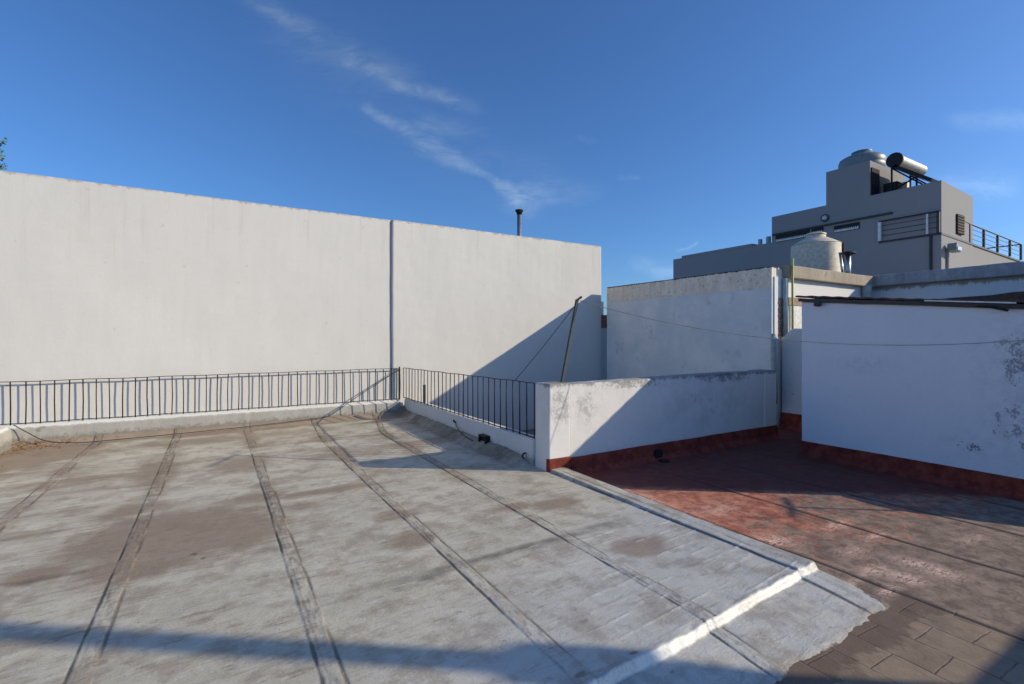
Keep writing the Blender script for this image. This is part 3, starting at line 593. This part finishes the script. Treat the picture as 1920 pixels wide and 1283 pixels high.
bt = B(); prism(bt, [(1.55, roofz(1.55)-.004), (4.03, roofz(4.03)-.004), (4.03, roofz(4.03)+.05), (1.55, roofz(1.55)+.05)], 'x', 7.425, 7.50); bmesh.ops.subdivide_edges(bt, edges=bt.edges[:], cuts=14, use_grid_fill=True)
for v_ in bt.verts: v_.co += mn.noise_vector(v_.co*4)*.008
obj('roof_batten', bt, M['darkrail'], sh)
bt = B(); prism(bt, [(1.7, roofz(1.7)+.052), (2.5, roofz(2.5)+.052), (2.5, roofz(2.5)+.066), (1.7, roofz(1.7)+.068)], 'x', 7.385, 7.40); obj('flashing', bt, M['white'], sh)
obj('gutter_stub', quick(tube, [(7.45, 3.80, 2.15), (7.43, 3.74, 2.14), (7.38, 3.72, 2.145)], .032, 12), M['polesteel'], sh, smooth=True)
obj('bracket', quick(tube, [(7.44, 2.05, 2.02), (7.40, 1.90, 2.00), (7.37, 1.76, 1.955)], .014, 8), M['black'], sh, smooth=True)
skirting(sh, 1.62, 4.01, 7.458, .135, axis_='y', n=50)

# wall and chimney outside the frame on the right, whose shadows lie on the floor
tag(obj('low_wall', gbox(7.45, 7.65, -.3, 1.60, -.3, .79, .1, .006, zfun=lambda x, y: .79 if y > 1.06 else max(-.05, .53+(y-.62)*.59) if y > .62 else max(-.05, .53+(y-.62)*.62)), M['shed'], bev=.01),
    'low white wall stub sloping down from the near end of the shed', 'wall')
tag(obj('boundary_wall', gbox(5.75, 13.0, -1.7, -1.5, -.3, 1.76, .2, .006), M['sidehouse'], bev=.01), 'white boundary wall behind the photographer, casting the dark corner at lower right', 'wall')
cy = thing('chimney', (7.9, -2.72, -.1), 'rendered chimney stack carrying a tall flue, whose long shadow crosses the near roof', 'chimney')
cb = gbox(7.78, 8.02, -2.85, -2.60, -.3, 3.71, .06, .004); obj('stack', cb, M['sidehouse'], cy, bev=.01)
obj('flue', quick(tube, [(7.93, -2.76, 3.71), (7.93, -2.76, 7.3)], .09, 14), M['galv'], cy, smooth=True)

# ------------------------------------------------------------------ railings
def railing(loc, label, p0, p1, zb0, zb1, zt0, zt1, n, r=.008, group='black iron railings on the roof parapets'):
    t = thing('railing', loc, label, 'railing', group)
    p0, p1 = Vector((*p0, 0)), Vector((*p1, 0))
    def P(s, z): q = p0.lerp(p1, s); return Vector((q.x, q.y, z))
    N = 24
    jit = lambda s: .004*math.sin(s*37)
    d = (p1-p0).normalized(); nrm = Vector((-d.y, d.x, 0))
    for nm, a, b_, hw, hh in (('top_rail', zt0, zt1, .011, .005), ('bottom_rail', zb0, zb1, .010, .005)):
        bm = B(); prev = None
        for i in range(N+1):
            c = P(i/N, a+(b_-a)*i/N+jit(i/N)); ring = [bm.verts.new(c+nrm*sx*hw+Vector((0, 0, sz*hh))) for sx, sz in ((-1, -1), (1, -1), (1, 1), (-1, 1))]
            if prev:
                for k in range(4): bm.faces.new((prev[k], prev[(k+1) % 4], ring[(k+1) % 4], ring[k]))
            else: bm.faces.new(ring[::-1])
            prev = ring
        bm.faces.new(prev); bmesh.ops.recalc_face_normals(bm, faces=bm.faces[:]); obj(nm, bm, M['black'], t)
    for i in range(n):
        s = i/(n-1); lean = random.gauss(0, .006)
        a = P(s, zb0+(zb1-zb0)*s-.02); b_ = P(s, zt0+(zt1-zt0)*s+.003)+d*lean
        m_ = a.lerp(b_, .5)+d*random.gauss(0, .004)+nrm*random.gauss(0, .0015); rr_ = r*random.uniform(.88, 1.12)
        obj('baluster', quick(tube, [a, m_, b_], rr_, 8), M['black'], t, smooth=True)
    return t
railing((0, 10.38, .33), 'long black bar railing in front of the white wall, on the back parapet', (-3.19, 10.38), (3.41, 10.38), .343, .345, .985, 1.005, 40, .0085)
railing((3.55, 7.8, .35), 'black bar railing running from the back corner to the white pillar', (3.51, 10.36), (3.53, 5.27), .372, .372, 1.01, 1.075, 30, .0085)
tag(obj('corner_post', quick(tube, [(3.41, 10.34, .33), (3.41, 10.34, 1.04)], .016, 8), M['black']), 'thin black post standing where the two railings meet', 'post')
tag(obj('pipe_stub', quick(tube, [(3.60, 9.35, .35), (3.60, 9.35, .72)], .028, 10), M['polesteel']), 'short dark upright stub behind the right railing near the corner', 'pipe')

# ------------------------------------------------------------------ clothes-line posts, lines and cables
post = thing('line_post', (3.84, 5.08, 1.07), 'leaning rusty angle-iron post on top of the low wall, holding the lines', 'post')
def angle_iron(bm, p, q, wdt, th):
    p, q = Vector(p), Vector(q)
    for (a0, a1, b0, b1) in ((0, wdt, 0, th), (0, th, th, wdt)):
        vs = [bm.verts.new(c+Vector((dx, dy, 0))) for c in (p, q) for dx, dy in ((a0, b0), (a1, b0), (a1, b1), (a0, b1))]
        for f in ((3, 2, 1, 0), (4, 5, 6, 7), (0, 1, 5, 4), (1, 2, 6, 5), (2, 3, 7, 6), (3, 0, 4, 7)): bm.faces.new([vs[i] for i in f])
obj('post', quick(angle_iron, (3.82, 5.08, 1.05), (4.08, 5.08, 2.17), .034, .007), M['polesteel'], post)
obj('crossbar', quick(tube, [(4.15, 5.17, 2.165), (3.74, 4.58, 2.145)], .014, 8), M['polesteel'], post)
tag(obj('clothes_line', quick(tube, sagline((4.12, 5.07, 2.15), (8.99, -.06, 2.12), 0.56, 40), .0048, 6), M['wire'], smooth=True), 'thin pale clothes line sagging from the leaning post across the shed wall', 'line')
tag(obj('guy_wire', quick(tube, sagline((4.09, 5.10, 2.12), (3.53, 5.75, 1.07), .02, 10), .0045, 6), M['darkwire'], smooth=True), 'dark guy wire slanting from the leaning post down to the right railing', 'wire')
p2 = thing('line_post', (8.99, -.06, -.1), 'thin T-shaped clothes-line post beyond the shed, seen only by its shadow', 'post')
obj('post', quick(tube, [(8.99, -.06, -.1), (8.99, -.06, 2.13)], .016, 8), M['polesteel'], p2)
obj('crossbar', quick(tube, [(9.27, .11, 2.13), (8.71, -.23, 2.10)], .022, 8), M['polesteel'], p2)
cbl = [(-2.62, 10.27, .34), (-2.45, 10.2, .22), (-2.2, 10.05, .09), (-1.8, 9.92, .045), (-1.2, 9.98, .035), (-.4, 10.02, .04), (.4, 10.08, .05), (1.2, 10.15, .07), (1.75, 10.18, .09), (1.95, 10.22, .12), (2.05, 10.235, .17), (2.5, 10.29, .45), (3.0, 10.32, .74), (3.41, 10.33, 1.0)]
def smooth_path(p, k=6):
    p = [Vector(q) for q in p]; out = []
    for i in range(len(p)-1):
        a, b_, c, d = p[max(i-1, 0)], p[i], p[i+1], p[min(i+2, len(p)-1)]
        for j in range(k):
            t = j/k; out.append(.5*((2*b_)+(c-a)*t+(2*a-5*b_+4*c-d)*t*t+(3*b_-a-3*c+d)*t**3))
    return out+[p[-1]]
tag(obj('cable', quick(tube, smooth_path(cbl), .0065, 6), M['darkwire'], smooth=True), 'black cable trailing along the foot of the back parapet and up to the railing corner', 'cable')
tag(obj('cable', quick(tube, smooth_path([(3.49, 7.62, .24), (3.44, 7.45, .17), (3.40, 7.1, .10), (3.38, 6.75, .08)]), .007, 6), M['darkwire'], smooth=True), 'short cable hanging from a hook on the white parapet to the black drain box', 'cable')
tag(obj('wall_hook', quick(tube, [(3.51, 7.62, .22), (3.46, 7.62, .24), (3.45, 7.60, .27)], .014, 8), M['black'], smooth=True), 'small black hook on the white parapet face left of the drain box', 'hook')
db = thing('drain_box', (3.45, 6.52, 0), 'square black drain box at the foot of the white parapet', 'drain')
bm = B(); box(bm, 3.41, 3.505, 6.40, 6.42, .02, .20); box(bm, 3.41, 3.505, 6.60, 6.62, .02, .20); box(bm, 3.41, 3.505, 6.42, 6.60, .18, .20); obj('frame', bm, M['black'], db)
obj('opening', quick(box, 3.455, 3.503, 6.42, 6.60, .02, .18), M['dark'], db)
tag(obj('water_tap', quick(tube, [(3.51, 5.42, .14), (3.46, 5.42, .14), (3.44, 5.42, .10), (3.44, 5.38, .09)], .012, 8), M['black'], smooth=True), 'tiny black tap on the white parapet next to the pillar', 'tap')
dr = thing('drain_outlet', (5.42, 4.9, -.1), 'dark round drain outlet at the red foot of the low wall', 'drain')
obj('pipe', quick(tube, [(5.42, 4.99, .0), (5.42, 4.89, -.005)], .075, 20), M['dark'], dr, smooth=False)
obj('rim', quick(lathe, (5.42, 4.80, -.09), [(.07, 0), (.085, .012), (.07, .018), (.03, .016)], 20), M['black'], dr, smooth=True)

# dry leaves and grit in the left corner
bm = B()
for i in range(420):
    if i % 3: x = -2.58+abs(random.gauss(0, .35)); y = 10.22-abs(random.gauss(0, .28))
    else: x = -2.58+abs(random.gauss(0, .12)); y = random.uniform(8.2, 10.2)
    if y > 10.26 or x < -2.6: continue
    s = random.uniform(.010, .028); a = random.uniform(0, 6.28); z = .015+.085*max(0, min(1, (y-10.05)/.25))+random.uniform(0, .012)
    vs = [bm.verts.new((x+s*k1*math.cos(a)-s*k2*.5*math.sin(a), y+s*k1*math.sin(a)+s*k2*.5*math.cos(a), z+random.uniform(0, .012))) for k1, k2 in ((-1, 0), (0, -1), (1, 0), (0, 1))]
    bm.faces.new(vs)
tag(obj('leaf_litter', bm, M['dryleaf'], origin=(-2.3, 9.9, 0)), 'dry orange leaves blown into the left corner of the roof', 'leaves', kind='stuff')

# ------------------------------------------------------------------ things behind the walls
fl = thing('flue_pipe', (6.95, 11.5, 4), 'slim steel flue with a dark cap rising behind the right party wall', 'flue')
obj('pipe', quick(tube, [(7.2, 11.5, 2.0), (7.2, 11.5, 5.12)], .062, 16), M['galv'], fl, smooth=True)
obj('cap', quick(lathe, (7.2, 11.5, 5.08), [(.066, 0), (.08, .05), (.115, .10), (.115, .13), (.02, .135)], 24), M['black'], fl, smooth=True)
tag(obj('back_house', quick(box, -14, 9.2, 10.81, 18, -5.99, 3.4), M['sidehouse']), 'neighbouring house body hidden behind the long party walls', 'house')
pr = thing('brick_pier', (9.5, 10.9, -6), 'brick pier in the gap between the party wall and the white house', 'pier')
obj('shaft', gbox(9.26, 9.62, 10.55, 10.78, -5.99, 1.95, .12, .01), M['passage'], pr, bev=.01)
obj('brick_course', gbox(9.27, 9.62, 10.56, 10.78, 1.95, 2.32, .08, .01), M['brick'], pr, bev=.01)
obj('cap', gbox(9.27, 9.45, 10.56, 10.78, 2.32, 2.70, .08, .008), M['housefront'], pr, bev=.01)

tr = thing('tree', (-5.2, 19.5, -6), 'leafy green tree whose outermost twigs peep over the party wall at the left edge', 'tree')
bm = B(); tube(bm, [(-5.2, 19.5, -6), (-5.2, 19.5, 0), (-5.3, 19.4, 5.2)], .22, 10, .08)
ends = []
for i in range(26):
    a = random.uniform(0, 6.28); e = Vector((-5.7+1.05*math.cos(a)*random.uniform(.4, 1), 19.4+1.1*math.sin(a), 6.0+random.uniform(-.9, 1.5))); e.x = min(e.x, -5.6); ends.append(e)
    tube(bm, [(-5.25, 19.4, 4.4+random.random()), Vector((-5.25, 19.4, 5.2)).lerp(e, .5)+Vector((0, 0, .15)), e], .035, 6, .008)
tw = Vector((-5.12, 19.3, 7.22)); tube(bm, [(-5.4, 19.4, 6.6), (-5.25, 19.35, 7.1), tw], .012, 6, .004); ends += [tw]
tw2 = Vector((-5.16, 19.3, 6.5)); tube(bm, [(-5.4, 19.4, 6.2), tw2], .012, 6, .004); ends += [tw2]
obj('trunk', bm, M['bark'], tr, smooth=True)
bm = B()
for k, e in enumerate(ends):
    small = k >= len(ends)-2
    for j in range(9 if small else 150):
        c = e+Vector([random.gauss(0, .04 if small else .22) for _ in range(3)])
        if not small and c.x > -5.50: c.x = -5.50-random.random()*.3
        s = random.uniform(.03, .07); q = Vector([random.gauss(0, 1) for _ in range(3)]).normalized(); r_ = q.orthogonal().normalized(); t_ = q.cross(r_)
        bm.faces.new([bm.verts.new(c+v_) for v_ in (r_*s, t_*s*.5, -r_*s, -t_*s*.5)])
obj('crown', bm, M['leaf'], tr)

# ------------------------------------------------------------------ grey building with terrace
gb = thing('grey_building', (18, 8, -6), 'dark grey rendered modern building with stepped roofs and a railed terrace, beyond the white houses', 'building')
bm = B(); prism(bm, [(16.0, 9.555), (16.0, 5.06), (18.72, 5.20), (18.72, 9.555)], 'z', 3.0, 5.732); obj('wall', bm, M['grey'], gb)
bm = B(); prism(bm, [(16.004, 13.70), (16.004, 9.56), (19.5, 9.56), (19.5, 13.70)], 'z', -5.99, 4.88); obj('wall', bm, M['grey'], gb)
bm = B(); prism(bm, [(15.996, 13.27), (15.996, 10.27), (19.5, 10.27), (19.5, 13.27)], 'z', 4.883, 4.962); obj('parapet', bm, M['grey'], gb)
bm = B(); prism(bm, [(16.002, 9.55), (16.002, 5.08), (24.6, 5.50), (24.6, 9.55)], 'z', -5.99, 4.36); obj('wall', bm, M['grey'], gb)
bm = B(); prism(bm, [(15.97, 6.45), (15.97, 5.045), (24.65, 5.465), (24.65, 5.56), (18.6, 5.27), (16.06, 5.14), (16.06, 6.45)], 'z', 4.335, 4.385); o = obj('terrace_ledge', bm, M['rust'], gb); o.data.materials[0] = M['darkrail']
bm = B(); box(bm, 16.003, 18.3, 6.67, 7.845, 5.70, 6.745); obj('tower', bm, M['grey'], gb)
tw_ = obj('door', quick(box, 16.06, 16.52, 6.640, 6.668, 5.74, 6.55), M['dark'], gb)
obj('ledge', quick(box, 15.94, 16.002, 6.12, 9.52, 5.095, 5.145), M['darkrail'], gb)
for (y0, y1, z0, z1) in ((8.32, 9.42, 4.86, 5.085), (7.92, 8.27, 4.90, 5.085), (6.93, 7.62, 4.84, 5.04)):
    wn = obj('window', quick(box, 15.985, 15.998, y0, y1, z0, z1), M['glassdark'], gb)
    bm = B(); n = int((y1-y0)/.055)
    for k in range(n): 
        yy = y0+.04+k*(y1-y0-.08)/max(1, n-1); box(bm, 15.966, 15.978, yy-.014, yy+.014, z0+.01, z0+.085)
    box(bm, 15.968, 15.980, y0+.02, y1-.02, z0+.012, z0+.050)
    obj('grille', bm, M['white'], wn)
lv = obj('louvre', quick(box, 17.18, 17.66, 5.085, 5.125, 4.50, 5.03), M['dark'], gb)
bm = B()
for k in range(7): box(bm, 17.17, 17.67, 5.07, 5.083, 4.52+k*.075, 4.545+k*.075)
obj('slats', bm, M['rust'], lv)
obj('conduit', quick(tube, [(15.97, 5.27, 3.0), (15.97, 5.27, 4.33)], .03, 8), M['darkrail'], gb)
def ylit(x): return 5.06+.045*(x-16)
tr_ = thing('terrace_railing', (18, 5.1, 4.38), 'dark metal railing with thin cables round the terrace of the grey building', 'railing')
path = [(15.93, 6.42), (15.93, 5.10), (24.0, 5.40)]
for k, (nm, zz, r_) in enumerate((('top_rail', 4.93, .021), ('cable', 4.80, .008), ('cable', 4.66, .008), ('cable', 4.52, .008))):
    bm = B()
    for a, b_ in zip(path[:-1], path[1:]): tube(bm, [(a[0], a[1], zz), (b_[0], b_[1], zz)], r_, 8)
    if nm == 'top_rail': tube(bm, [(24.0, 5.40, zz), (24.0, 8.0, zz)], r_, 8)
    obj(nm, bm, M['darkrail'], tr_, smooth=True)
for x, y, wdt, m_ in ((15.93, 6.40, .035, 'white'), (15.93, 5.33, .022, 'white'), (15.93, 5.10, .03, 'darkrail'), (18.4, 5.19, .03, 'darkrail'), (19.75, 5.24, .03, 'darkrail'), (21.2, 5.30, .03, 'darkrail'), (22.6, 5.35, .03, 'darkrail'), (23.98, 5.40, .03, 'darkrail'), (24.0, 8.0, .03, 'darkrail')):
    obj('post', quick(box, x-wdt, x+wdt, y-wdt, y+wdt, 4.385, 4.91), M[m_], tr_)
bl = thing('bulkhead_lamp', (15.97, 7.87, 5.33), 'round white bulkhead lamp high on the grey building wall', 'lamp')
bm = B(); tube(bm, [(15.998, 7.87, 5.345), (15.96, 7.87, 5.345)], .115, 20); obj('housing', bm, M['darkrail'], bl)
bm = B(); tube(bm, [(15.96, 7.87, 5.345), (15.93, 7.87, 5.345), (15.90, 7.87, 5.345)], .085, 20, .04); obj('lens', bm, M['lens'], bl, smooth=True)
fd = thing('floodlight', (16.5, 5.05, 4.0), 'small floodlight on a vertical conduit at the sunlit corner of the grey building', 'lamp')
obj('conduit', quick(tube, [(16.38, 5.06, 3.1), (16.38, 5.06, 3.97)], .045, 10), M['tankgrey'], fd)
bm = B(); prism(bm, [(16.25, 3.93), (16.60, 3.90), (16.62, 4.02), (16.30, 4.12)], 'y', 4.84, 5.03); obj('housing', bm, M['tankgrey'], fd)
obj('lens', quick(box, 16.30, 16.58, 4.82, 4.838, 3.93, 4.02), M['lens'], fd)

wt = thing('water_tank', (12.9, 6.57, 2.9), 'cream plastic water tank standing on the roof of the white house', 'water tank', 'rooftop water tanks')
pf = [(.52, 0)]
for k in range(9): z = .06+k*.115; pf += [(.548, z), (.549, z+.03), (.549, z+.08), (.548, z+.10)]
pf += [(.55, 1.06), (.53, 1.09), (.36, 1.19), (.22, 1.26), (.22, 1.30), (.19, 1.32), (.02, 1.33)]
zs = 2.92
obj('body', quick(lathe, (12.9, 6.57, zs), pf, 48), M['tankwhite'], wt, smooth=True)
obj('lid', quick(lathe, (12.9, 6.57, zs+1.325), [(.23, 0), (.23, .03), (.18, .05), (.01, .055)], 32), M['tankwhite'], wt)
tag(obj('vent_stub', quick(tube, [(16.3, 10.15, 4.86), (16.3, 10.15, 5.12)], .07, 10), M['greypipe']), 'small pale vent stub on the low roof of the grey building, left one of two', 'vent')
tag(obj('vent_stub', quick(tube, [(16.3, 9.85, 4.86), (16.3, 9.85, 5.16)], .08, 10), M['greypipe']), 'small pale vent stub on the low roof of the grey building, nearer its tall block', 'vent')
tag(obj('water_pipe', quick(tube, [(13.1, 6.03, 2.9), (13.1, 6.03, 3.98)], .028, 8), M['black']), 'upright black pipe right beside the cream water tank', 'pipe')
v1 = thing('vent_pipe', (12.6, 5.75, 3.0), 'galvanised vent pipe with a dark cowl right of the cream tank', 'vent', 'galvanised vents beside the cream tank')
obj('pipe', quick(tube, [(12.65, 5.72, 2.95), (12.65, 5.72, 3.62)], .055, 12), M['galv'], v1, smooth=True)
obj('cowl', quick(lathe, (12.65, 5.72, 3.60), [(.06, 0), (.17, .03), (.15, .06), (.02, .10)], 20), M['black'], v1)
v2 = thing('vent_pipe', (12.8, 5.95, 3.0), 'thin leaning galvanised vent pipe just left of the cowled one', 'vent', 'galvanised vents beside the cream tank')
obj('pipe', quick(tube, [(12.78, 5.86, 2.95), (12.70, 5.92, 3.70)], .03, 10), M['galv'], v2, smooth=True)
wt2 = thing('water_tank', (17.1, 7.35, 6.75), 'grey-green ribbed water tank on the tower of the grey building', 'water tank', 'rooftop water tanks')
pf = [(.61, 0), (.61, .20), (.602, .22), (.61, .24), (.61, .36), (.58, .44), (.48, .50), (.29, .55), (.27, .62), (.20, .66), (.02, .67)]
obj('body', quick(lathe, (17.1, 7.35, 6.75), pf, 40), M['tankgrey'], wt2, smooth=True)
obj('lid', quick(lathe, (17.1, 7.35, 7.38), [(.27, 0), (.27, .03), (.2, .06), (.02, .07)], 30), M['tankgrey'], wt2)
sh_ = thing('solar_water_heater', (17, 6, 5.73), 'solar water heater with a silver cylinder and dark sloping collector on the grey building', 'water heater')
bm = B(); tube(bm, [(16.15, 6.12, 6.60), (17.80, 6.12, 6.60)], .175, 32); obj('cylinder', bm, M['steeltank'], sh_, smooth=False, bev=.015)
obj('end_cap', quick(tube, [(16.15, 6.12, 6.60), (16.10, 6.12, 6.60)], .205, 32), M['black'], sh_)
bm = B(); prism(bm, [(6.18, 6.40), (6.10, 6.47), (5.28, 5.86), (5.32, 5.79)], 'x', 16.10, 17.5); obj('collector', bm, M['black'], sh_)
for x in (16.2, 17.4):
    for y, zt in ((6.22, 6.45), (5.65, 6.12)): obj('leg', quick(tube, [(x, y, 5.73), (x, y, zt)], .025, 6), M['black'], sh_)
    obj('brace', quick(tube, [(x, 6.2, 5.78), (x, 5.6, 6.05)], .022, 6), M['black'], sh_)
    obj('brace', quick(tube, [(x, 6.2, 6.4), (x, 5.5, 5.76)], .022, 6), M['black'], sh_)
obj('pump', quick(box, 16.5, 16.85, 6.20, 6.55, 5.735, 6.12), M['black'], sh_, bev=.03)
obj('junction_box', quick(box, 17.3, 17.5, 6.28, 6.55, 5.75, 6.25), M['tankwhite'], sh_)
